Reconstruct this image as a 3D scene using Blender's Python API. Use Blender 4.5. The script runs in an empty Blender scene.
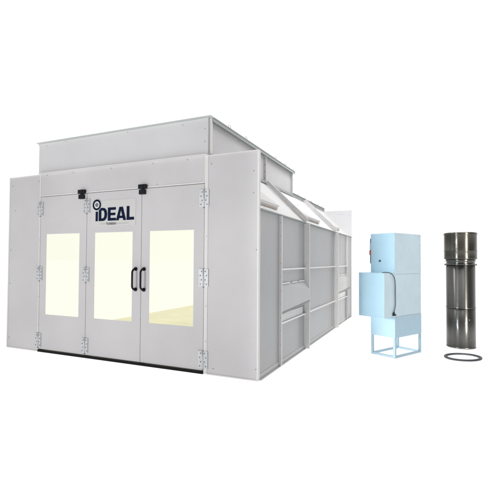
import bpy, bmesh, math, random
from mathutils import Vector, Matrix
random.seed(7)
scn = bpy.context.scene
C = bpy.data.collections.new("scene_objects"); scn.collection.children.link(C)

# ------------------------------------------------------------------ materials
def new_mat(name):
    m = bpy.data.materials.new(name); m.use_nodes = True
    nt = m.node_tree; nt.nodes.clear()
    out = nt.nodes.new("ShaderNodeOutputMaterial")
    return m, nt, out

def paint(name, col, rough=0.42, var=0.05, bump=0.02, scale=1.1, spec=0.35, metal=0.0, grime=0.0, fine=0.25):
    """sheet metal paint: soft colour drift, fine speckle, slight panel waviness"""
    m, nt, out = new_mat(name)
    b = nt.nodes.new("ShaderNodeBsdfPrincipled")
    tc = nt.nodes.new("ShaderNodeTexCoord")
    n1 = nt.nodes.new("ShaderNodeTexNoise"); n1.inputs["Scale"].default_value = scale; n1.inputs["Detail"].default_value = 3
    n2 = nt.nodes.new("ShaderNodeTexNoise"); n2.inputs["Scale"].default_value = 48; n2.inputs["Detail"].default_value = 2
    nt.links.new(tc.outputs["Object"], n1.inputs["Vector"]); nt.links.new(tc.outputs["Object"], n2.inputs["Vector"])
    add = nt.nodes.new("ShaderNodeMath"); add.operation = 'MULTIPLY_ADD'
    add.inputs[1].default_value = fine; nt.links.new(n2.outputs["Fac"], add.inputs[0]); nt.links.new(n1.outputs["Fac"], add.inputs[2])
    ramp = nt.nodes.new("ShaderNodeMapRange")
    ramp.inputs["From Min"].default_value = 0.35; ramp.inputs["From Max"].default_value = 0.9
    ramp.inputs["To Min"].default_value = 1 - var; ramp.inputs["To Max"].default_value = 1 + var
    nt.links.new(add.outputs[0], ramp.inputs["Value"])
    mul = nt.nodes.new("ShaderNodeVectorMath"); mul.operation = 'SCALE'
    mul.inputs[0].default_value = col[:3]; nt.links.new(ramp.outputs[0], mul.inputs["Scale"])
    nt.links.new(mul.outputs[0], b.inputs["Base Color"])
    rr = nt.nodes.new("ShaderNodeMapRange"); rr.inputs["To Min"].default_value = rough - .07; rr.inputs["To Max"].default_value = rough + .07
    nt.links.new(n1.outputs["Fac"], rr.inputs["Value"]); nt.links.new(rr.outputs[0], b.inputs["Roughness"])
    b.inputs["Metallic"].default_value = metal
    b.inputs["Specular IOR Level"].default_value = spec
    if bump:
        bp = nt.nodes.new("ShaderNodeBump"); bp.inputs["Strength"].default_value = bump; bp.inputs["Distance"].default_value = 0.3
        nt.links.new(n1.outputs["Fac"], bp.inputs["Height"]); nt.links.new(bp.outputs[0], b.inputs["Normal"])
    nt.links.new(b.outputs[0], out.inputs[0])
    return m

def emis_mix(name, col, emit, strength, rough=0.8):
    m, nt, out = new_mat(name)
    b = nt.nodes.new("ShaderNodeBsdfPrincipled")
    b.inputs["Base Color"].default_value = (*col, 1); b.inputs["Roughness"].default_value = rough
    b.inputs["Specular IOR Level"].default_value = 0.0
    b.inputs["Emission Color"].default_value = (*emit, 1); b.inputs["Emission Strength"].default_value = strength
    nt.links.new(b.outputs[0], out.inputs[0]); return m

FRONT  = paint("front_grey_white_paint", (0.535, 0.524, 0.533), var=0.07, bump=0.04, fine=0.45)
WALL   = paint("side_shaded_paint", (0.345, 0.344, 0.352), rough=0.3, spec=0.5, bump=0.06, var=0.07, fine=0.45)  # booth paint darkened: shade of the side put into the colour
FLANGE = paint("flange_white_paint", (0.68, 0.668, 0.66))
EDGE   = paint("edge_shade_paint", (0.33, 0.355, 0.345))  # dark tone stands for the shade under the flanges
EDGE2  = paint("hood_grey_paint", (0.50, 0.495, 0.495))
EDGE3  = paint("front_edge_paint", (0.50, 0.53, 0.52))
SOLE   = paint("sole_paint", (0.50, 0.495, 0.49))
POST   = paint("post_brightened_paint", (0.80, 0.785, 0.775))  # booth paint lightened to offset the shade on the posts
PLEN   = paint("plenum_paint", (0.61, 0.602, 0.614))
HIP    = paint("hip_brightened_paint", (0.77, 0.765, 0.765))  # booth paint lightened: light on the slope put into the colour
REAR   = paint("rear_glare_white", (0.74, 0.735, 0.755))  # whiter than the front: glare on the rear wing put into the colour
COVER  = paint("light_cover_paint", (0.70, 0.685, 0.68))
TAN    = paint("tan_gasket", (0.55, 0.48, 0.41), rough=0.8, var=0.2, scale=9)
DARK   = paint("bolt_steel", (0.22, 0.22, 0.23), rough=0.4)
BLACK  = paint("black_rubber", (0.006, 0.006, 0.007), rough=0.5, spec=0.1)
BLACKG = paint("black_satin_plastic", (0.008, 0.009, 0.013), rough=0.4, spec=0.2)
SEAM   = paint("door_gap", (0.16, 0.15, 0.155), rough=0.9)
ZINC   = paint("zinc_plate", (0.54, 0.555, 0.57), rough=0.35, spec=0.5, metal=0.15, var=0.1, scale=14)
SIGN   = paint("sign_face", (0.57, 0.565, 0.555), var=0.03)
NAVY   = paint("navy_vinyl", (0.004, 0.010, 0.034), rough=0.6, var=0.1, spec=0.08)
GREYV  = paint("grey_vinyl", (0.33, 0.33, 0.34), var=0.1)
WHITEV = paint("white_vinyl", (0.66, 0.66, 0.66), var=0.03)
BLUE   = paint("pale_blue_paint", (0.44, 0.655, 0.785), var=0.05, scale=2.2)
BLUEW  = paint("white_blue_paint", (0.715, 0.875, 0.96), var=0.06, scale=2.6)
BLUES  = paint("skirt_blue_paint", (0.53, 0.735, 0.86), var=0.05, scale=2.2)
BLUEF  = paint("frame_blue_paint", (0.48, 0.645, 0.745), var=0.06, scale=3)
RED    = paint("red_switch", (0.55, 0.075, 0.03), rough=0.35)
GREYB  = paint("control_grey", (0.06, 0.08, 0.10), rough=0.5)
CABLE  = paint("cable_grey", (0.10, 0.11, 0.125), rough=0.5)
RING   = paint("ring_gasket_grey", (0.085, 0.087, 0.095), rough=0.55, var=0.15, scale=6)
LINER  = emis_mix("glowing_interior_liner", (0.03, 0.03, 0.026), (1.0, 1.0, 0.86), 1.0)  # emits the cream interior light itself
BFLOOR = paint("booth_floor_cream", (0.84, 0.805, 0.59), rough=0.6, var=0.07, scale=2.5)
WHITEF = emis_mix("glowing_white_floor", (0.25, 0.25, 0.25), (1, 1, 1), 0.95)  # floor glows by itself, so no shadows show on it

def glass_mat():
    m, nt, out = new_mat("window_glass")
    t = nt.nodes.new("ShaderNodeBsdfTransparent"); g = nt.nodes.new("ShaderNodeBsdfGlossy")
    g.inputs["Roughness"].default_value = 0.03
    f = nt.nodes.new("ShaderNodeFresnel"); f.inputs["IOR"].default_value = 1.45
    mx = nt.nodes.new("ShaderNodeMixShader")
    nt.links.new(f.outputs[0], mx.inputs[0]); nt.links.new(t.outputs[0], mx.inputs[1]); nt.links.new(g.outputs[0], mx.inputs[2])
    nt.links.new(mx.outputs[0], out.inputs[0]); return m
GLASS = glass_mat()

def steel_mat(name, col, rough=0.3, aniso=0.8):
    m, nt, out = new_mat(name)
    b = nt.nodes.new("ShaderNodeBsdfPrincipled")
    b.inputs["Metallic"].default_value = 1.0
    tc = nt.nodes.new("ShaderNodeTexCoord")
    mp = nt.nodes.new("ShaderNodeMapping"); mp.inputs["Scale"].default_value = (5, 5, 0.5)
    n = nt.nodes.new("ShaderNodeTexNoise"); n.inputs["Scale"].default_value = 1.6; n.inputs["Detail"].default_value = 4
    nt.links.new(tc.outputs["Object"], mp.inputs[0]); nt.links.new(mp.outputs[0], n.inputs["Vector"])
    r = nt.nodes.new("ShaderNodeMapRange"); r.inputs["To Min"].default_value = 0.45; r.inputs["To Max"].default_value = 1.5
    nt.links.new(n.outputs["Fac"], r.inputs["Value"])
    v = nt.nodes.new("ShaderNodeVectorMath"); v.operation = 'SCALE'; v.inputs[0].default_value = col
    nt.links.new(r.outputs[0], v.inputs["Scale"]); nt.links.new(v.outputs[0], b.inputs["Base Color"])
    b.inputs["Roughness"].default_value = rough
    b.inputs["Anisotropic"].default_value = aniso; b.inputs["Anisotropic Rotation"].default_value = 0.25
    tg = nt.nodes.new("ShaderNodeTangent"); tg.direction_type = 'RADIAL'; tg.axis = 'Z'
    nt.links.new(tg.outputs[0], b.inputs["Tangent"])
    # shallow dents
    n2 = nt.nodes.new("ShaderNodeTexNoise"); n2.inputs["Scale"].default_value = 4.5; n2.inputs["Detail"].default_value = 2
    nt.links.new(tc.outputs["Object"], n2.inputs["Vector"])
    bp = nt.nodes.new("ShaderNodeBump"); bp.inputs["Strength"].default_value = 0.05; bp.inputs["Distance"].default_value = 0.04
    nt.links.new(n2.outputs["Fac"], bp.inputs["Height"]); nt.links.new(bp.outputs[0], b.inputs["Normal"])
    nt.links.new(b.outputs[0], out.inputs[0]); return m
STEEL  = steel_mat("dark_rolled_steel", (0.13, 0.128, 0.122), 0.32, 0.93)
STEELC = steel_mat("dark_collar_steel", (0.115, 0.108, 0.094), 0.34, 0.93)
STEELE = steel_mat("steel_edge", (0.16, 0.155, 0.145), 0.35, 0.0)

# ------------------------------------------------------------------ mesh builder
class MB:
    def __init__(self): self.v = []; self.f = []; self.m = []; self.sm = []
    def add(self, vs, fs, mi=0, smooth=False):
        o = len(self.v); self.v += [tuple(x) for x in vs]
        for q in fs: self.f.append([o+i for i in q]); self.m.append(mi); self.sm.append(smooth)
        return self
    def box(self, a, b, mi=0):
        x0,y0,z0 = [min(a[i],b[i]) for i in range(3)]; x1,y1,z1 = [max(a[i],b[i]) for i in range(3)]
        return self.add([(x0,y0,z0),(x1,y0,z0),(x1,y1,z0),(x0,y1,z0),(x0,y0,z1),(x1,y0,z1),(x1,y1,z1),(x0,y1,z1)],
            [(0,3,2,1),(4,5,6,7),(0,1,5,4),(1,2,6,5),(2,3,7,6),(3,0,4,7)], mi)
    def prism(self, poly, ext, mi=0):
        """poly: list of 3D points (planar), ext: extrusion vector"""
        n = len(poly); e = Vector(ext)
        a = [Vector(p) for p in poly]; b = [p+e for p in a]
        fs = [tuple(range(n))[::-1], tuple(range(n, 2*n))]
        for i in range(n): j = (i+1) % n; fs.append((i, j, n+j, n+i))
        return self.add(a+b, fs, mi)
    def cyl(self, c, axis, r, h, n=12, mi=0, r2=None, smooth=True):
        ax = Vector(axis).normalized(); t = Vector((0,0,1)) if abs(ax.z) < .9 else Vector((1,0,0))
        u = ax.cross(t).normalized(); w = ax.cross(u); c = Vector(c); r2 = r if r2 is None else r2
        vs = []
        for k in range(n):
            a = 2*math.pi*k/n; d = u*math.cos(a)+w*math.sin(a)
            vs += [c+d*r, c+ax*h+d*r2]
        for k in range(n): pass
        o = len(self.v)
        self.add(vs, [(2*k, 2*((k+1)%n), 2*((k+1)%n)+1, 2*k+1) for k in range(n)], mi, smooth)
        self.f += [[o+2*k for k in range(n)][::-1], [o+2*k+1 for k in range(n)]]; self.m += [mi, mi]; self.sm += [False, False]
        return self
    def tube(self, pts, r, n=8, mi=0, closed=False):
        P = [Vector(p) for p in pts]; rings = []; prev = None
        N = len(P)
        for i, p in enumerate(P):
            if closed: t = (P[(i+1)%N]-P[i-1])
            else: t = (P[min(i+1,N-1)]-P[max(i-1,0)])
            t.normalize()
            if prev is None:
                a = Vector((0,0,1)) if abs(t.z) < .9 else Vector((1,0,0)); u = t.cross(a).normalized()
            else: u = (prev - t*prev.dot(t)).normalized()
            prev = u; w = t.cross(u)
            rings.append([p+(u*math.cos(2*math.pi*k/n)+w*math.sin(2*math.pi*k/n))*r for k in range(n)])
        vs = [v for rg in rings for v in rg]; fs = []
        for i in range(N if closed else N-1):
            j = (i+1) % N
            for k in range(n): fs.append((i*n+k, i*n+(k+1)%n, j*n+(k+1)%n, j*n+k))
        self.add(vs, fs, mi, True)
        if not closed:
            o = len(self.v)-len(vs)
            self.f += [[o+k for k in range(n)][::-1], [o+(N-1)*n+k for k in range(n)]]; self.m += [mi,mi]; self.sm += [False,False]
        return self
    def lathe(self, prof, c=(0,0,0), n=96, mi=0, cap=False):
        """prof: list of (r,z); closed loop if cap False"""
        vs = []
        for r, z in prof:
            for k in range(n):
                a = 2*math.pi*k/n; vs.append((c[0]+r*math.cos(a), c[1]+r*math.sin(a), c[2]+z))
        fs = []
        for i in range(len(prof)-1):
            for k in range(n): fs.append((i*n+k, i*n+(k+1)%n, (i+1)*n+(k+1)%n, (i+1)*n+k))
        return self.add(vs, fs, mi, True)
    def bolt(self, c, nrm, r=0.009, h=0.005, mi=1):
        return self.cyl(c, nrm, r, h, 8, mi, r*0.7, False)
    def build(self, name, mats, parent=None, bevel=0.0, loc=None):
        me = bpy.data.meshes.new(name); me.from_pydata(self.v, [], self.f)
        if not isinstance(mats, (list, tuple)): mats = [mats]
        for m in mats: me.materials.append(m)
        for p, mi, s in zip(me.polygons, self.m, self.sm): p.material_index = min(mi, len(mats)-1); p.use_smooth = s
        bm = bmesh.new(); bm.from_mesh(me); bmesh.ops.recalc_face_normals(bm, faces=bm.faces); bm.to_mesh(me); bm.free()
        me.update()
        o = bpy.data.objects.new(name, me); C.objects.link(o)
        if parent is not None: o.parent = parent
        if loc is not None: o.location = loc
        if bevel:
            b = o.modifiers.new("edge", 'BEVEL'); b.width = bevel; b.segments = 2; b.limit_method = 'ANGLE'; b.angle_limit = math.radians(50)
            b.harden_normals = False
        return o

def thing(name, label, cat, loc=(0,0,0), rz=0.0):
    o = bpy.data.objects.new(name, None); o.empty_display_size = 0.2; C.objects.link(o)
    o.location = loc; o.rotation_euler = (0,0,rz); o["label"] = label; o["category"] = cat
    return o

# ------------------------------------------------------------------ the setting
W, H, L = 4.834, 3.0, 6.84            # booth width, end wall height, length
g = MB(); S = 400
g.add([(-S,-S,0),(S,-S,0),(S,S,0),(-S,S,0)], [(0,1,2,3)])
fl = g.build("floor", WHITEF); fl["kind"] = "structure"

# ------------------------------------------------------------------ the paint booth
booth = thing("paint_booth", "large grey sheet metal spray booth with three glazed doors and IDEAL sign", "paint booth", (0,0,0))
FLG = 0.042                            # how far panel flanges stand out
JL, JR = -4.065, -0.818                # door frame
S1, S2 = -2.985, -1.895                # door seams
DT, DB = 2.622, 0.047                  # door top / bottom
PX0, PX1, PZ, PL = -4.13, -0.78, 3.555, 3.77

# end-wall corner panels
def corner_panel(x0, x1, bolts, flip):
    m = MB()
    m.box((x0, 0, 0.004), (x1, 0.05, H))
    m.box((x0-0.004, -0.010, H), (x1+0.004, 0.052, H+0.012), 2)      # top edge channel
    m.box((x0, -0.007, 0.0), (x1, -0.0005, 0.016), 2)                # sole angle
    if flip: m.box((x0-0.004, -0.007, 0.016), (x0+0.018, 0.0495, H-0.001), 2)
    else:    m.box((x1-0.016, -0.006, 0.016), (x1+0.004, 0.0495, H-0.001), 2)
    for (x, z) in bolts: m.bolt((x, 0, z), (0,-1,0), 0.0085)
    return m.build("corner_panel", [FRONT, DARK, FLANGE], booth)
corner_panel(-W, JL-0.004, [(-4.10,2.90),(-4.68,2.42),(-4.78,1.72),(-4.78,1.13),(-4.78,0.18),(-4.75,2.86)], True)
corner_panel(-0.755, 0, [(-0.71,2.89),(-0.07,2.74),(-0.075,2.45),(-0.03,1.7),(-0.03,0.15),(-0.66,0.09)], False)

# header over the doors
m = MB()
m.box((JL, 0.002, DT+0.012), (JR+0.004, 0.05, 3.016))
m.box((JL-0.002, -0.045, 3.016), (PX1+0.01, 0.05, 3.028), 2)         # flange where the header bolts to the plenum
m.box((JL+0.03, -0.004, DT+0.008), (JR, 0.0015, DT+0.026), 2)        # bottom lip
for x in (-3.9,-3.3,-2.5,-1.7,-1.1): m.bolt((x, 0.002, 2.985), (0,-1,0), 0.008)
m.bolt((-1.62, 0.002, DT+0.05), (0,-1,0), 0.008)
m.build("header_panel", [FRONT, DARK, FLANGE], booth)

# jambs (channel with holes on the hinge side)
for x0, x1 in ((JL-0.001, JL+0.022), (JR+0.007, -0.757)):
    m = MB(); m.box((x0, -0.004, 0.003), (x1, 0.05, 3.0149 if x0 < -2 else 3.0149))
    for k in range(5): m.bolt(((x0+x1)/2+.006, -0.004, 0.45+0.48*k), (0,-1,0), 0.007, 0.002)
    m.build("door_jamb", [FLANGE, DARK], booth)
# dark rebate behind door gaps
m = MB()
m.box((JL+0.021, 0.0515, 0.05), (-3.96, 0.058, DT+0.03)); m.box((-0.90, 0.0515, 0.05), (JR+0.03, 0.058, DT+0.03))
m.box((-3.96, 0.0515, DT-0.06), (-0.9, 0.058, DT+0.03))
for s in (S1, S2): m.box((s-0.05, 0.0515, 0.05), (s+0.05, 0.058, DT-0.06))
m.build("door_stop", SEAM, booth)
m = MB(); m.box((JL+0.024, -0.016, 0.0), (JR+0.004, 0.06, 0.037))
m.build("threshold_seal", BLACK, booth)

def door(x0, x1, wx0, wx1, wz0=0.629, wz1=1.989):
    """leaf with an opening, glass and a slim inner gasket"""
    y0, y1 = 0.0, 0.012
    m = MB()
    def ringface(y):
        return [(x0,y,DB),(x1,y,DB),(x1,y,DT),(x0,y,DT),(wx0,y,wz0),(wx1,y,wz0),(wx1,y,wz1),(wx0,y,wz1)]
    vs = ringface(y0)+ringface(y1)
    fs = []
    for k in range(4):
        j = (k+1)%4
        fs += [(k,j,4+j,4+k), (8+k,12+k,12+j,8+j), (k,8+k,8+j,j), (4+k,4+j,12+j,12+k)]
    m.add(vs, fs)
    d = m.build("door", [FRONT, DARK], booth)
    w = MB(); w.add([(wx0,0.006,wz0),(wx1,0.006,wz0),(wx1,0.006,wz1),(wx0,0.006,wz1)], [(0,1,2,3)]); w.build("window_pane", GLASS, d)
    t = 0.005; gk = MB()
    for a, b in (((wx0,0.002,wz0),(wx1,0.0055,wz0+t)),((wx0,0.002,wz1-t),(wx1,0.0055,wz1)),((wx0,0.002,wz0+t),(wx0+t,0.0055,wz1-t)),((wx1-t,0.002,wz0+t),(wx1,0.0055,wz1-t))):
        gk.box(a, b)
    gk.build("window_trim", FLANGE, d)
    return d
dA = door(JL+0.027, S1-0.004, -3.90, -3.137)
dB = door(S1+0.004, S2-0.004, -2.818, -2.058)
dC = door(S2+0.004, JR-0.002, -1.747, -0.980)

def hinge(x, zc, d, h=0.230, w=0.130):
    m = MB(); z0, z1 = zc-h/2, zc+h/2
    for s in (-1, 1):
        a, b = sorted((x+s*0.008, x+s*w/2))
        m.box((a, -0.012, z0), (b, -0.0048, z1))
        for k in range(4):
            zz = z0 + h*(0.13+0.245*k)
            m.bolt((x+s*(0.030 if k % 2 else 0.048), -0.012, zz), (0,-1,0), 0.0105, 0.006)
    m.cyl((x, -0.014, z0-0.006), (0,0,1), 0.011, h+0.012, 12)
    m.cyl((x, -0.014, z0-0.02), (0,0,1), 0.008, 0.014, 10, 1)
    return m.build("hinge", [ZINC, DARK], d, 0.0)
for zc in (2.42, 1.318, 0.195):
    hinge(JL+0.024, zc, dA); hinge(S1, zc, dB); hinge(JR, zc, dC, 0.238, 0.15)

def catch(x, d):
    """black two-block roller catch at the top of a seam"""
    m = MB()
    m.box((x-0.068, -0.052, 2.618), (x+0.068, -0.0055, 2.682))
    m.box((x-0.058, -0.046, 2.535), (x+0.045, -0.003, 2.606))
    m.cyl((x-0.004, -0.03, 2.60), (0,0,1), 0.022, 0.02, 12)
    m.box((x-0.045, -0.062, 2.63), (x+0.03, -0.052, 2.672))
    return m.build("roller_catch", BLACKG, d, 0.006)
catch(-3.075, dB); catch(-1.862, dC)

def handle(x, d, z0=1.118, z1=1.424, out=0.085):
    m = MB(); r = 0.0145
    pts = [(x,0.0,z1)]
    n = 7
    for k in range(n+1):
        a = math.pi/2*k/n; pts.append((x, -out+0.06*(1-math.sin(a)), z1-0.06*(1-math.cos(a))))
    for k in range(n+1):
        a = math.pi/2*(1-k/n); pts.append((x, -out+0.06*(1-math.sin(a)), z0+0.06*(1-math.cos(a))))
    pts.append((x,0.0,z0))
    m.tube(pts, r, 12)
    for z in (z0, z1):
        m.cyl((x, -0.0005, z), (0,-1,0), 0.029, 0.022, 18, 0, 0.026)
    return m.build("handle", BLACKG, d, 0)
handle(-1.989, dB); handle(-1.835, dC)

# sign on the middle door
m = MB(); m.box((-2.883, -0.004, 2.085), (-2.006, -0.0005, 2.487)); sg = m.build("sign_plate", SIGN, dB)
YL = -0.0045; TH = 0.0025
def ext(m, poly, mi=0, y=YL, th=TH): m.prism([(x, y, z) for x, z in poly], (0, -th, 0), mi)
ZB, ZT = 2.166, 2.373
m = MB()
ext(m, [(-2.797,ZB),(-2.750,ZB),(-2.750,2.318),(-2.797,2.318)])
# D as two halves round a counter
def dletter(x0, x1, n=14):
    xm = x0+0.075; h = ZT-ZB; cx = xm; rx = x1-xm
    out = []; inn = []
    for k in range(n+1):
        a = -math.pi/2+math.pi*k/n
        out.append((cx+rx*math.copysign(abs(math.cos(a))**0.75, math.cos(a)), ZB+h/2+h/2*math.sin(a)))
        inn.append((cx+max(0,(rx-0.055))*math.copysign(abs(math.cos(a))**0.7, math.cos(a)), ZB+h/2+(h/2-0.042)*math.sin(a)))
    for k in range(n): ext(m, [out[k], out[k+1], inn[k+1], inn[k]])
    ext(m, [(x0,ZB),(x0+0.054,ZB),(x0+0.054,ZT),(x0,ZT)])
    ext(m, [(x0+0.054,ZB),(cx,ZB),(cx,ZB+0.042),(x0+0.054,ZB+0.042)]); ext(m, [(x0+0.054,ZT-0.042),(cx,ZT-0.042),(cx,ZT),(x0+0.054,ZT)])
dletter(-2.733, -2.560)
e0, e1 = -2.547, -2.384
ext(m, [(e0,ZB),(e0+0.055,ZB),(e0+0.055,ZT),(e0,ZT)])
for za, zb, xe in ((ZB,ZB+0.042,e1),(2.248,2.288,e1-0.012),(ZT-0.042,ZT,e1-0.004)): ext(m, [(e0+0.055,za),(xe,za),(xe,zb),(e0+0.055,zb)])
a0, a1 = -2.383, -2.185; ac = (a0+a1)/2
ext(m, [(a0,ZB),(a0+0.055,ZB),(ac-0.002,ZT-0.055),(ac-0.002,ZT),(ac-0.034,ZT)])
ext(m, [(a1-0.055,ZB),(a1,ZB),(ac+0.034,ZT),(ac-0.002,ZT),(ac-0.002,ZT-0.055)])
ext(m, [(a0+0.058,2.198),(a1-0.058,2.198),(a1-0.068,2.236),(a0+0.068,2.236)])
l0, l1 = -2.176, -2.034
ext(m, [(l0,ZB),(l0+0.054,ZB),(l0+0.054,ZT+0.004),(l0,ZT+0.004)]); ext(m, [(l0+0.054,ZB),(l1,ZB),(l1,ZB+0.044),(l0+0.054,ZB+0.044)])
m.build("lettering", NAVY, dB)
# wheel emblem as the dot of the i
def annulus(m, cx, cz, r0, r1, mi, y, th=TH, n=40):
    for k in range(n):
        a, b = 2*math.pi*k/n, 2*math.pi*(k+1)/n
        ext(m, [(cx+r0*math.cos(a),cz+r0*math.sin(a)),(cx+r1*math.cos(a),cz+r1*math.sin(a)),(cx+r1*math.cos(b),cz+r1*math.sin(b)),(cx+r0*math.cos(b),cz+r0*math.sin(b))], mi, y, th)
m = MB(); wx, wz = -2.772, 2.425
annulus(m, wx, wz, 0.0, 0.094, 1, YL-0.0026, 0.001)
annulus(m, wx, wz, 0.056, 0.087, 0, YL-0.0037)
annulus(m, wx, wz, 0.024, 0.031, 0, YL-0.0037)
annulus(m, wx, wz, 0.0, 0.010, 0, YL-0.0037, n=12)
for k in range(5):
    a = math.pi/2+2*math.pi*k/5; c, s = math.cos(a), math.sin(a)
    ext(m, [(wx+0.012*c-0.0035*s, wz+0.012*s+0.0035*c),(wx+0.024*c-0.0035*s, wz+0.024*s+0.0035*c),(wx+0.024*c+0.0035*s, wz+0.024*s-0.0035*c),(wx+0.012*c+0.0035*s, wz+0.012*s-0.0035*c)], 0, YL-0.0037)
m.build("wheel_emblem", [NAVY, WHITEV], dB)
# caption under the word
cu = bpy.data.curves.new("caption", 'FONT'); cu.body = "TUXEDO"; cu.size = 0.045; cu.extrude = 0.001; cu.offset = 0.0010; cu.space_character = 1.14; cu.align_x = 'CENTER'
to = bpy.data.objects.new("caption", cu); C.objects.link(to)
dg = bpy.context.evaluated_depsgraph_get(); me = bpy.data.meshes.new_from_object(to.evaluated_get(dg))
C.objects.unlink(to); bpy.data.objects.remove(to)
cap = bpy.data.objects.new("caption", me); C.objects.link(cap); cap.parent = dB
cap.rotation_euler = (math.pi/2, 0, 0); cap.location = (-2.478, YL-0.0015, 2.105)
me.materials.clear(); me.materials.append(NAVY)
for x0, x1 in ((-2.70,-2.59),(-2.36,-2.14)):
    m = MB()
    ext(m, [(x0,2.117),(x1,2.117),(x1,2.122),(x0,2.122)])
    m.build("caption_rule", GREYV, dB)

# plenum box on the roof
m = MB(); m.box((PX0, 0.02, 3.03), (PX1, 0.06, PZ-0.006))
for x, z in ((-3.95,3.50),(-3.5,3.53),(-2.2,3.52),(-1.2,3.50),(-0.83,3.40),(-0.83,3.22)): m.bolt((x, 0.02, z), (0,-1,0), 0.007)
m.build("plenum_front", [PLEN, DARK], booth)
m = MB()
m.box((PX1-0.04, 0.062, 3.0), (PX1, PL, PZ-0.006))
for y in (0.055, 2.10, 3.70): m.box((PX1, y, 3.05), (PX1+0.045, y+0.014, PZ-0.007), 2)
for y in (0.5,1.0,1.5): m.bolt((PX1, y, 3.49), (1,0,0), 0.008)
for k in range(4): m.bolt((PX1+0.02, 2.099, 3.1+0.12*k), (0,-1,0), 0.008)
m.build("plenum_side", [FRONT, DARK, FLANGE], booth)
m = MB(); m.box((PX0, 0.062, 3.0), (PX0+0.04, PL, PZ-0.006)); m.build("plenum_side", PLEN, booth)
m = MB(); m.box((PX0+0.041, PL-0.04, 3.0), (PX1-0.041, PL-0.001, PZ-0.006)); m.build("plenum_back", PLEN, booth)
m = MB()
m.box((PX0-0.01, -0.03, PZ-0.005), (PX1+0.07, 0.06, PZ+0.006), 1); m.box((PX1-0.03, 0.06, PZ-0.005), (PX1+0.07, PL+0.05, PZ+0.006))
m.box((PX0-0.07, 0.06, PZ-0.005), (PX0+0.03, PL+0.05, PZ+0.006)); m.box((PX0+0.03, PL-0.05, PZ-0.005), (PX1-0.03, PL+0.05, PZ+0.006))
m.box((PX1+0.052, 0.062, PZ-0.055), (PX1+0.062, PL+0.045, PZ-0.0052), 0)
m.build("plenum_flange", [EDGE, EDGE3], booth)
m = MB(); m.box((PX0+0.02, 0.05, PZ-0.02), (PX1-0.02, PL-0.02, PZ-0.007)); m.build("plenum_top", PLEN, booth)

# cabin shell: left side, roof, rear wall
XW = -0.006                            # face of the right side wall
EZ = 2.242                             # eave
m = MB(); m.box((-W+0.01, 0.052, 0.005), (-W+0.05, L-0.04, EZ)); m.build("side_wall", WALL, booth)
m = MB(); m.prism([(-W+0.01,0.052,EZ+0.001),(-W+0.05,0.052,EZ+0.001),(PX0,0.052,2.99),(PX0-0.03,0.052,2.99)], (0,L-0.1,0)); m.build("hip_panel", HIP, booth)
m = MB(); m.box((PX0-0.03, 0.055, 2.991), (PX1-0.01, L-0.04, 2.998)); m.build("roof", PLEN, booth)
m = MB(); m.box((-W, L-0.02, 0.004), (0.004, L+0.03, H+0.004))
for x, z in ((-0.25,2.9),(-0.33,2.905)): m.bolt((x, L-0.02, z), (0,-1,0), 0.008)
m.build("rear_wall", [REAR, DARK], booth)

# right side: bays with outward flanges
FINS = [(0.82, FLG), (2.13, 0.10), (4.62, 0.10), (6.10, FLG)]
edges = [0.052, 0.82, 2.13, 4.62, 6.10, L-0.021]
RZ = (0.63, 1.43)
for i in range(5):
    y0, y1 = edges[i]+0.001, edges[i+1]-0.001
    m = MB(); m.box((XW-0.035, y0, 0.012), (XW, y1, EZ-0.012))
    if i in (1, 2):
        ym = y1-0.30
        m.box((XW, ym, 0.03), (XW+0.002, ym+0.05, EZ-0.02))           # strip added to stand for the post's reflection
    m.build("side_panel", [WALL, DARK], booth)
for y, p in FINS:
    m = MB(); big = p > 0.1
    zb = 0.0 if big else 0.012
    m.box((XW-0.002, y-0.012, zb), (XW+p, y+0.012, EZ-0.018))
    if big:                                                             # channel: return lip
        m.box((XW+p-0.006, y+0.012, zb), (XW+p-0.0005, y+0.075, EZ-0.018))
        m.box((XW-0.001, y+0.012, zb), (XW+0.003, y+0.11, EZ-0.018))
    for k in range(11): m.bolt((XW+p*0.55, y-0.012, 0.12+0.2*k), (0,-1,0), 0.005, 0.0025)
    if big:
        for k in range(6): m.bolt((XW+p-0.0005, y+0.045, 0.2+0.36*k), (1,0,0), 0.005, 0.0025)
    m.build("wall_post", [POST, DARK], booth)
# rails and sole flange, one piece per bay
for i in range(5):
    y0 = edges[i]+(0.013 if i else 0.001); y1 = edges[i+1]-0.013
    if i in (1, 2, 3):
        for z in RZ:
            m = MB(); m.box((XW, y0, z-0.010), (XW+FLG, y1, z+0.010))
            m.build("wall_rail", [POST], booth)
    m = MB(); m.box((XW, y0, 0.0), (XW+FLG*0.75, y1, 0.011)); m.box((XW+0.0005, y0, 0.0112), (XW+0.005, y1, 0.075))
    m.build("sole_flange", SOLE, booth)
m = MB(); m.box((XW-0.02, 0.053, EZ-0.011), (XW+FLG, L-0.022, EZ+0.004))
m.build("eave_flange", [EDGE, DARK], booth)

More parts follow.
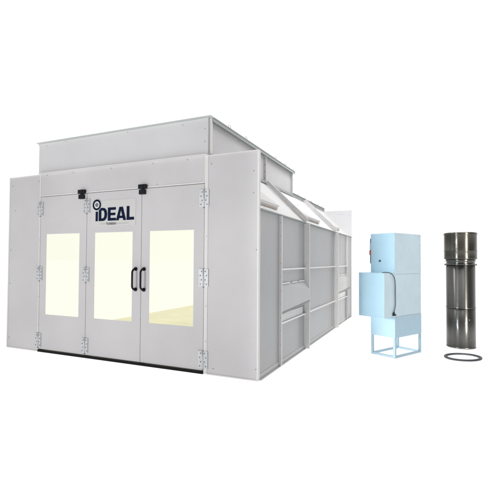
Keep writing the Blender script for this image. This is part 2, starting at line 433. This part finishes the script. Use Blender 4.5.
# intake hoods low on the wall
def hood(y0, y1):
    m = MB(); x = XW
    e = 0.0005
    pl = [(x+e,y0,1.205),(x+0.008,y0,1.205),(x+0.040,y0,1.05),(x+0.040,y0,0.80),(x+e,y0,0.77)]
    pr = [(x+e,y1,1.205),(x+0.010,y1,1.205),(x+0.105,y1,1.06),(x+0.105,y1,0.875),(x+e,y1,0.83)]
    m.add(pl+pr, [(0,1,2,3,4),(9,8,7,6,5)]+[(k,5+k,5+(k+1)%5,(k+1)%5) for k in range(5)])
    lo, ro = (x+0.036, y0+0.001, 0.765), (x+0.100, y1-0.001, 0.84)
    m.add([(lo[0],lo[1],lo[2]),(lo[0]+0.006,lo[1],lo[2]),(lo[0]+0.006,lo[1],lo[2]+0.03),(lo[0],lo[1],lo[2]+0.03),
           (ro[0],ro[1],ro[2]),(ro[0]+0.006,ro[1],ro[2]),(ro[0]+0.006,ro[1],ro[2]+0.03),(ro[0],ro[1],ro[2]+0.03)],
          [(0,1,2,3),(4,7,6,5),(0,4,5,1),(1,5,6,2),(2,6,7,3),(3,7,4,0)], 1)
    m.box((x+0.004, y0+0.05, 1.2055), (x+0.03, y0+0.32*(y1-y0), 1.222), 2); m.box((x+0.004, y0+0.4*(y1-y0), 1.2055), (x+0.03, y0+0.62*(y1-y0), 1.222), 2)
    m.box((x+0.004, y0+0.68*(y1-y0), 1.2055), (x+0.03, y1-0.05, 1.222), 2)
    m.bolt((x+0.0415, (y0+y1)/2, 1.13), (0.72,0,0.69), 0.009)
    o = m.build("intake_hood", [EDGE2, DARK, REAR], booth); 
    return o
hood(0.834, 2.114); hood(4.74, 6.084)
# plate below the hood
for y0, y1 in ((0.834,2.0),(4.74,5.98)):
    m = MB(); m.box((XW+0.0005, y0, 0.645), (XW+0.012, y1, 0.765)); m.build("hood_sill", FLANGE, booth)

# sloping hip above the right wall
hx0, hz0, hx1, hz1 = 0.0, EZ+0.006, PX1, 2.999
du = Vector((hx1-hx0, 0, hz1-hz0)); HL = du.length; du.normalize(); hn = Vector((du.z, 0, -du.x))   # outward normal
if hn.x < 0: hn = -hn
def hp(t, y, n=0.0):
    v = Vector((hx0, y, hz0)) + du*(t*HL) + hn*n; return v
hed = [0.053, 2.13, 4.62, L-0.022]
for i in range(3):
    m = MB(); y0, y1 = hed[i]+0.0005, hed[i+1]-0.0005
    m.prism([hp(0,y0,-0.02), hp(0,y0,0), hp(1,y0,0), hp(1,y0,-0.02)], (0,y1-y0,0))
    m.build("hip_panel", [HIP], booth)
for y in (2.13, 4.62):
    m = MB()
    m.prism([hp(0.0,y-0.012,0.001), hp(-0.03,y-0.012,0.07), hp(0.02,y-0.012,0.09), hp(0.97,y-0.012,0.09), hp(1.0,y-0.012,0.02)], (0,0.024,0))
    m.prism([hp(0.03,y+0.0122,0.0845), hp(0.03,y+0.0122,0.0898), hp(0.97,y+0.0122,0.0898), hp(0.97,y+0.0122,0.0845)], (0,0.06,0))
    for k in range(5): m.bolt(hp(0.15+0.17*k, y-0.012, 0.05), (0,-1,0), 0.006, 0.004)
    m.build("hip_rib", [COVER, DARK], booth)
# roof edge kerb
m = MB(); m.box((PX1-0.006, PL+0.055, 3.0), (PX1+0.010, L-0.022, 3.075)); m.box((PX1-0.006, PL+0.055, 3.0755), (PX1+0.03, L-0.022, 3.084)); m.box((PX1+0.0105, 0.08, 2.999), (PX1+0.03, PL+0.05, 3.045))
for k in range(7): m.bolt((PX1+0.010, PL+0.4+0.42*k, 3.03), (1,0,0), 0.012, 0.004)
m.build("roof_kerb", [EDGE, DARK], booth)

def light_cover(y0, y1):
    """raised hinged lid over a roof light: flush at the top, proud at its lower edge"""
    a, b = 0.12, 0.60
    m = MB()
    lo0, lo1 = hp(a,y0,0.001), hp(a,y1,0.001); up0, up1 = hp(b,y0,0.001), hp(b,y1,0.001)
    n0, n1 = hp(a,y0,0.075), hp(a,y1,0.075); k0, k1 = hp(b,y0+0.03,0.018), hp(b,y1-0.03,0.018)
    m.add([lo0,lo1,up1,up0,n0,n1,k1,k0], [(0,1,2,3),(4,7,6,5),(0,4,5,1),(1,5,6,2),(2,6,7,3),(3,7,4,0)])
    o = m.build("light_cover", [COVER], booth)
    t = MB(); q0, q1 = hp(a-0.012,y0+0.015,0.012), hp(a-0.012,y1-0.015,0.012)
    t.add([hp(a-0.018,y0+0.015,0.008), hp(a-0.018,y1-0.015,0.008), hp(a-0.018,y1-0.015,0.024), hp(a-0.018,y0+0.015,0.024),
           hp(a-0.001,y0+0.015,0.008), hp(a-0.001,y1-0.015,0.008), hp(a-0.001,y1-0.015,0.024), hp(a-0.001,y0+0.015,0.024)],
          [(0,1,2,3),(4,7,6,5),(0,4,5,1),(1,5,6,2),(2,6,7,3),(3,7,4,0)])
    t.build("cover_gasket", [TAN], o)
    for s in (0.25, 0.75):
        h = MB(); c = hp(b, y0+(y1-y0)*s, 0.012); h.cyl(c-Vector((0,0.05,0)), (0,1,0), 0.012, 0.1, 10)
        h.build("cover_hinge", [ZINC], o)
light_cover(0.14, 0.92); light_cover(2.42, 3.45); light_cover(4.80, 5.50)

# wire lifting loops along the roof edges
def loop(x, y, z):
    m = MB(); r = 0.0036
    pts = [(x,y,z)]
    for k in range(9):
        a = math.pi*k/8; pts.append((x, y+0.035-0.035*math.cos(a), z+0.03+0.025*math.sin(a)))
    pts.append((x,y+0.07,z))
    m.tube(pts, r, 6); m.bolt((x,y+0.035,z), (0,0,1), 0.014, 0.012, 1)
    m.build("lifting_loop", [FLANGE, DARK], booth)
for y in (0.55, 1.15, 2.55, 3.15, 3.7): loop(PX1+0.05, y, PZ+0.006)
for y in (4.2, 4.75, 5.35, 6.05, 6.5): loop(PX1+0.012, y, 3.084)

# interior: lining glows by itself in place of booth lamps
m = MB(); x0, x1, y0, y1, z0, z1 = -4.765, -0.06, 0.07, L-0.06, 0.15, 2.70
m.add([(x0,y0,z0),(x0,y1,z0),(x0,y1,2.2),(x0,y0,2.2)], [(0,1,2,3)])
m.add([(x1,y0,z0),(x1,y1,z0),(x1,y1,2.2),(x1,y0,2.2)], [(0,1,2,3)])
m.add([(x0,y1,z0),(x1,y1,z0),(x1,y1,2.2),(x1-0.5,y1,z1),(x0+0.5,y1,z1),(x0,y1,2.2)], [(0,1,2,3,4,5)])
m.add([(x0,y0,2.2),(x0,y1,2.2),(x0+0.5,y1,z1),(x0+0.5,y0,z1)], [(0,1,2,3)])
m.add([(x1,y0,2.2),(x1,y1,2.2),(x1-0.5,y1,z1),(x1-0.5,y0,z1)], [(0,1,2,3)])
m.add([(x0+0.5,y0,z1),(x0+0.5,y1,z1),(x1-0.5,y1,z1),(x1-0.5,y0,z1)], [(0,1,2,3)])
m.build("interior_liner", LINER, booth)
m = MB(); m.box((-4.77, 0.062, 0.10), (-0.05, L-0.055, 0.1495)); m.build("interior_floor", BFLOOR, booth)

# ------------------------------------------------------------------ the heater cabinet
TH_ = 0.50; w1, w2 = 0.455, 0.78      # width of the left and right faces
FC = (1.5225, 2.043, 0.0)
# local frame: origin at the front corner, -x along the left face, +y along the right face
heat = thing("air_heater_unit", "tall pale blue sheet metal heater cabinet on an open square leg frame", "heater cabinet", FC, -TH_)
ZT_, ZS, ZK, ZF = 2.02, 1.352, 0.668, 0.326
def hb(name, mats, *boxes, bevel=0.004, bolts=()):
    m = MB()
    for a, b, mi in boxes: m.box(a, b, mi)
    for c, n in bolts: m.bolt(c, n, 0.006, 0.003, len(mats)-1)
    return m.build(name, mats, heat, bevel)
def cabinet(name, z0, z1, left, right, inset, bolts):
    """five-sided cabinet section: left-face material on -y sheet, right-face material on +x sheet"""
    m = MB(); i = inset
    m.box((-w1+i, 0+i, z0), (-i, w2-i, z1), 0)
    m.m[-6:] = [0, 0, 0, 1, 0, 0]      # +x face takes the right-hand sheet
    for c, n in bolts: m.bolt(c, n, 0.006, 0.003, 2)
    return m.build(name, [left, right, DARK], heat, 0.004)
up_b = [((-0.02, 0, z), (0,-1,0)) for z in (1.42, 1.62, 1.82, 1.98)] + [((0, y, 1.995), (1,0,0)) for y in (0.03,0.12,0.62,0.7,0.76)] + [((0, 0.765, z), (1,0,0)) for z in (1.4,1.62,1.84)]
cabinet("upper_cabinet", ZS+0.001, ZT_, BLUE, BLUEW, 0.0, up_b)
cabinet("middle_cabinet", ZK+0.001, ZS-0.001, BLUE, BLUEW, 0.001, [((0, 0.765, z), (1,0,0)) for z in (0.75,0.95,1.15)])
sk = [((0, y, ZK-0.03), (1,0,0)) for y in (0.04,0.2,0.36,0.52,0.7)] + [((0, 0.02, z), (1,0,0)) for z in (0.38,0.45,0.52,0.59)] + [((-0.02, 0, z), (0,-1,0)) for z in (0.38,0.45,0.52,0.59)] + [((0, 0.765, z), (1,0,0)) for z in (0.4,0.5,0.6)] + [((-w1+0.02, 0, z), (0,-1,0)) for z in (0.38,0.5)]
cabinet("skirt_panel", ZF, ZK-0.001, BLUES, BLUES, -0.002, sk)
# knob on the left face
m = MB(); m.cyl((-0.275, 0.0, 1.565), (0,-1,0), 0.019, 0.012, 16); m.build("sight_port", GREYB, heat)
# burner box in front of the left face
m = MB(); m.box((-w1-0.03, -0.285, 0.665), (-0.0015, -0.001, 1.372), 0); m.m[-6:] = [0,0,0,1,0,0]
for z in (0.72, 1.0, 1.3): m.bolt((-w1+0.01, -0.285, z), (0,-1,0), 0.006, 0.003, 2)
m.build("burner_box", [BLUE, BLUEW, DARK], heat, 0.006)
# legs and base rails
t = 0.036
for x, y in ((-t, 0), (-w1, 0), (-t, w2-t), (-w1, w2-t)):
    hb("leg", [BLUEF], ((x, y, 0.0), (x+t, y+t, ZF-0.0005), 0), bevel=0.003)
for a, b in (((-w1+t, 0.001, 0.001), (-t, t-0.001, t)), ((-w1+t, w2-t+0.001, 0.001), (-t, w2-0.001, t)), ((-t+0.001, t, 0.001), (-0.001, w2-t, t)), ((-w1+0.001, t, 0.001), (-w1+t-0.001, w2-t, t))):
    hb("base_rail", [BLUEF], (a, b, 0), bevel=0.003)
# control box on the far left side, seen edge-on
cb = hb("control_box", [GREYB], ((-w1-0.040, 0.03, 1.52), (-w1-0.001, 0.32, 1.945), 0), bevel=0.006)
m = MB(); m.box((-w1-0.052, 0.028, 1.665), (-w1-0.0405, 0.10, 1.745)); m.box((-w1-0.040, 0.018, 1.665), (-w1-0.012, 0.0295, 1.745)); m.build("red_switch", RED, cb, 0.004)
m = MB(); m.box((-w1-0.038, 0.024, 1.76), (-w1-0.014, 0.0295, 1.87)); m.build("label_plate", BLUEF, cb)
# cable from the burner box, round the corner and down to a plug
pts = [(-0.10, -0.20, 1.377), (-0.03, -0.17, 1.385), (0.008, -0.13, 1.372), (0.014, -0.07, 1.34), (0.014, -0.025, 1.28), (0.013, -0.008, 1.2), (0.012, -0.004, 1.0), (0.012, 0.0, 0.86), (0.012, -0.02, 0.80), (0.013, -0.045, 0.75), (0.014, -0.05, 0.715)]
def smooth(p, it=2):
    p = [Vector(q) for q in p]
    for _ in range(it):
        q = [p[0]]
        for a, b in zip(p, p[1:]): q += [a*0.75+b*0.25, a*0.25+b*0.75]
        p = q+[p[-1]]
    return p
m = MB(); m.tube(smooth(pts), 0.0072, 8); m.build("power_cable", CABLE, heat)
m = MB(); m.box((0.001, -0.075, 0.690), (0.024, 0.005, 0.712)); m.cyl((0.014, -0.05, 0.716), (0,0,1), 0.016, 0.03, 10); m.build("cable_plug", BLACKG, heat, 0.004)

# ------------------------------------------------------------------ the exhaust pipe
PC = (2.555, 3.55, 0.0)
duct = thing("exhaust_pipe", "shiny dark steel exhaust pipe standing upright with a wider collar on top", "exhaust pipe", PC)
R1, R2 = 0.242, 0.272
m = MB(); m.lathe([(R1-0.004,0.0),(R1,0.0),(R1,0.715),(R1-0.004,0.715)]); m.lathe([(R1,0.0005),(R1+0.003,0.003),(R1+0.003,0.02),(R1,0.023)], mi=1)
for z, a in ((0.52, -1.05), (0.17, -1.0)): m.cyl((R1*math.cos(a), R1*math.sin(a), z), (math.cos(a), math.sin(a), 0), 0.012, 0.006, 10, 1)
m.build("lower_section", [STEEL, STEELE], duct)
m = MB(); m.lathe([(R1-0.002,0.716),(R1+0.004,0.718),(R1+0.006,0.728),(R1+0.004,0.738),(R1-0.001,0.741),(R1-0.001,1.50),(R1-0.005,1.50)]); m.build("upper_section", STEEL, duct)
# swaged bead and clamp lugs under the collar
m = MB(); m.lathe([(R1-0.004,1.501),(R1+0.012,1.503),(R1+0.016,1.512),(R1+0.012,1.521),(R1-0.004,1.524),(R1-0.004,1.56),(R1+0.006,1.563),(R1+0.006,1.60),(R1-0.004,1.603)])
m.build("clamp_band", STEEL, duct)
for a in (-0.05, math.pi+0.1):
    m = MB(); c, s = math.cos(a), math.sin(a); m.cyl((c*(R1+0.006), s*(R1+0.006), 1.505), (c,s,0), 0.014, 0.02, 10); m.build("clamp_lug", STEELE, duct)
m = MB(); m.lathe([(R1-0.01,1.602),(R2-0.006,1.604),(R2+0.002,1.61),(R2+0.003,1.625),(R2,1.632),(R2,1.748),(R2+0.004,1.752),(R2+0.004,1.764),(R2,1.768),(R2,2.04),(R2+0.006,2.05),(R2+0.007,2.065),(R2+0.002,2.085),(R2-0.01,2.089),(R2-0.012,2.0)])
m.build("collar", STEELC, duct)
m = MB(); m.lathe([(0.0,2.0),(R2-0.011,2.0)], n=64); m.build("inner_baffle", STEEL, duct)

# ------------------------------------------------------------------ the loose ring
m = MB(); Ro, Ri, h = 0.274, 0.230, 0.026
m.lathe([(Ri,0.002),(Ro-0.003,0.0015),(Ro,0.005),(Ro,h-0.004),(Ro-0.004,h),(Ri+0.003,h),(Ri,h-0.003),(Ri,0.002)], n=96)
rg = m.build("flange_ring", RING, None, 0, (2.515, 2.52, 0.0))
rg.rotation_euler = (math.radians(-0.4), math.radians(-2.6), 0); rg.location.z = 0.0135
rg["label"] = "flat dark grey flange ring lying on the floor in front of the steel pipe"; rg["category"] = "ring"

# ------------------------------------------------------------------ world and lamps
w = bpy.data.worlds.new("World"); scn.world = w; w.use_nodes = True
nt = w.node_tree; bg = nt.nodes["Background"]
tc = nt.nodes.new("ShaderNodeTexCoord"); dot = nt.nodes.new("ShaderNodeVectorMath"); dot.operation = 'DOT_PRODUCT'
dot.inputs[1].default_value = (-0.405, 0.914, 0.0); nt.links.new(tc.outputs["Generated"], dot.inputs[0])
mr = nt.nodes.new("ShaderNodeMapRange"); mr.interpolation_type = 'SMOOTHSTEP'
mr.inputs["From Min"].default_value = -0.25; mr.inputs["From Max"].default_value = 0.5
mr.inputs["To Min"].default_value = 0.22; mr.inputs["To Max"].default_value = 1.06
nt.links.new(dot.outputs["Value"], mr.inputs["Value"]); nt.links.new(mr.outputs[0], bg.inputs["Strength"])
bg.inputs["Color"].default_value = (1, 1, 1, 1)

def area(name, loc, target, sx, sy, power, col=(1,1,1), spread=180):
    l = bpy.data.lights.new(name, 'AREA'); l.shape = 'RECTANGLE'; l.size = sx; l.size_y = sy; l.energy = power; l.color = col; l.spread = math.radians(spread)
    o = bpy.data.objects.new(name, l); C.objects.link(o); o.location = loc
    d = Vector(target)-Vector(loc); o.rotation_euler = d.to_track_quat('-Z', 'Y').to_euler(); return o
area("added_front_lamp", (-3.2,-6.6,1.9), (-1.4,0,1.2), 0.9, 3.4, 185)  # added key light for the booth front
area("added_streak_lamp", (4.0,1.7,1.6), (2.55,3.5,1.15), 0.14, 2.8, 13, (1.0,0.99,0.9), 36)  # added light, makes the right-hand streak on the pipe
area("added_streak_lamp", (-2.5,-5.4,2.6), (2.5,3.5,1.2), 0.5, 4.6, 8, (0.97,0.98,1.0), 10)  # added narrow light, makes the left-hand streak on the pipe
area("added_overhead_lamp", (2.2,3.0,8.5), (-0.4,3.2,2.6), 2.5, 5.0, 290)  # added light from above to brighten the hip
area("added_rear_lamp", (0.3,3.6,5.6), (-0.4,6.8,2.6), 0.8, 0.8, 55)  # added light to brighten the rear wing

# ------------------------------------------------------------------ camera
cam = bpy.data.cameras.new("camera"); co = bpy.data.objects.new("camera", cam); C.objects.link(co)
r = Vector((0.9141263,0.40539163,0.00554418)); u = Vector((0.00549497,-0.02606198,0.99964523)); f = Vector((-0.4053923,0.91377152,0.02605156))
M = Matrix((r, u, -f)).transposed().to_4x4(); M.translation = Vector((2.02967,-4.84805,1.55902)); co.matrix_world = M
cam.sensor_fit = 'HORIZONTAL'; cam.sensor_width = 36; cam.lens = 36*404.015/500; cam.clip_start = 0.05; cam.clip_end = 1000
scn.camera = co
scn.view_settings.view_transform = 'Standard'; scn.view_settings.look = 'None'; scn.view_settings.exposure = 0
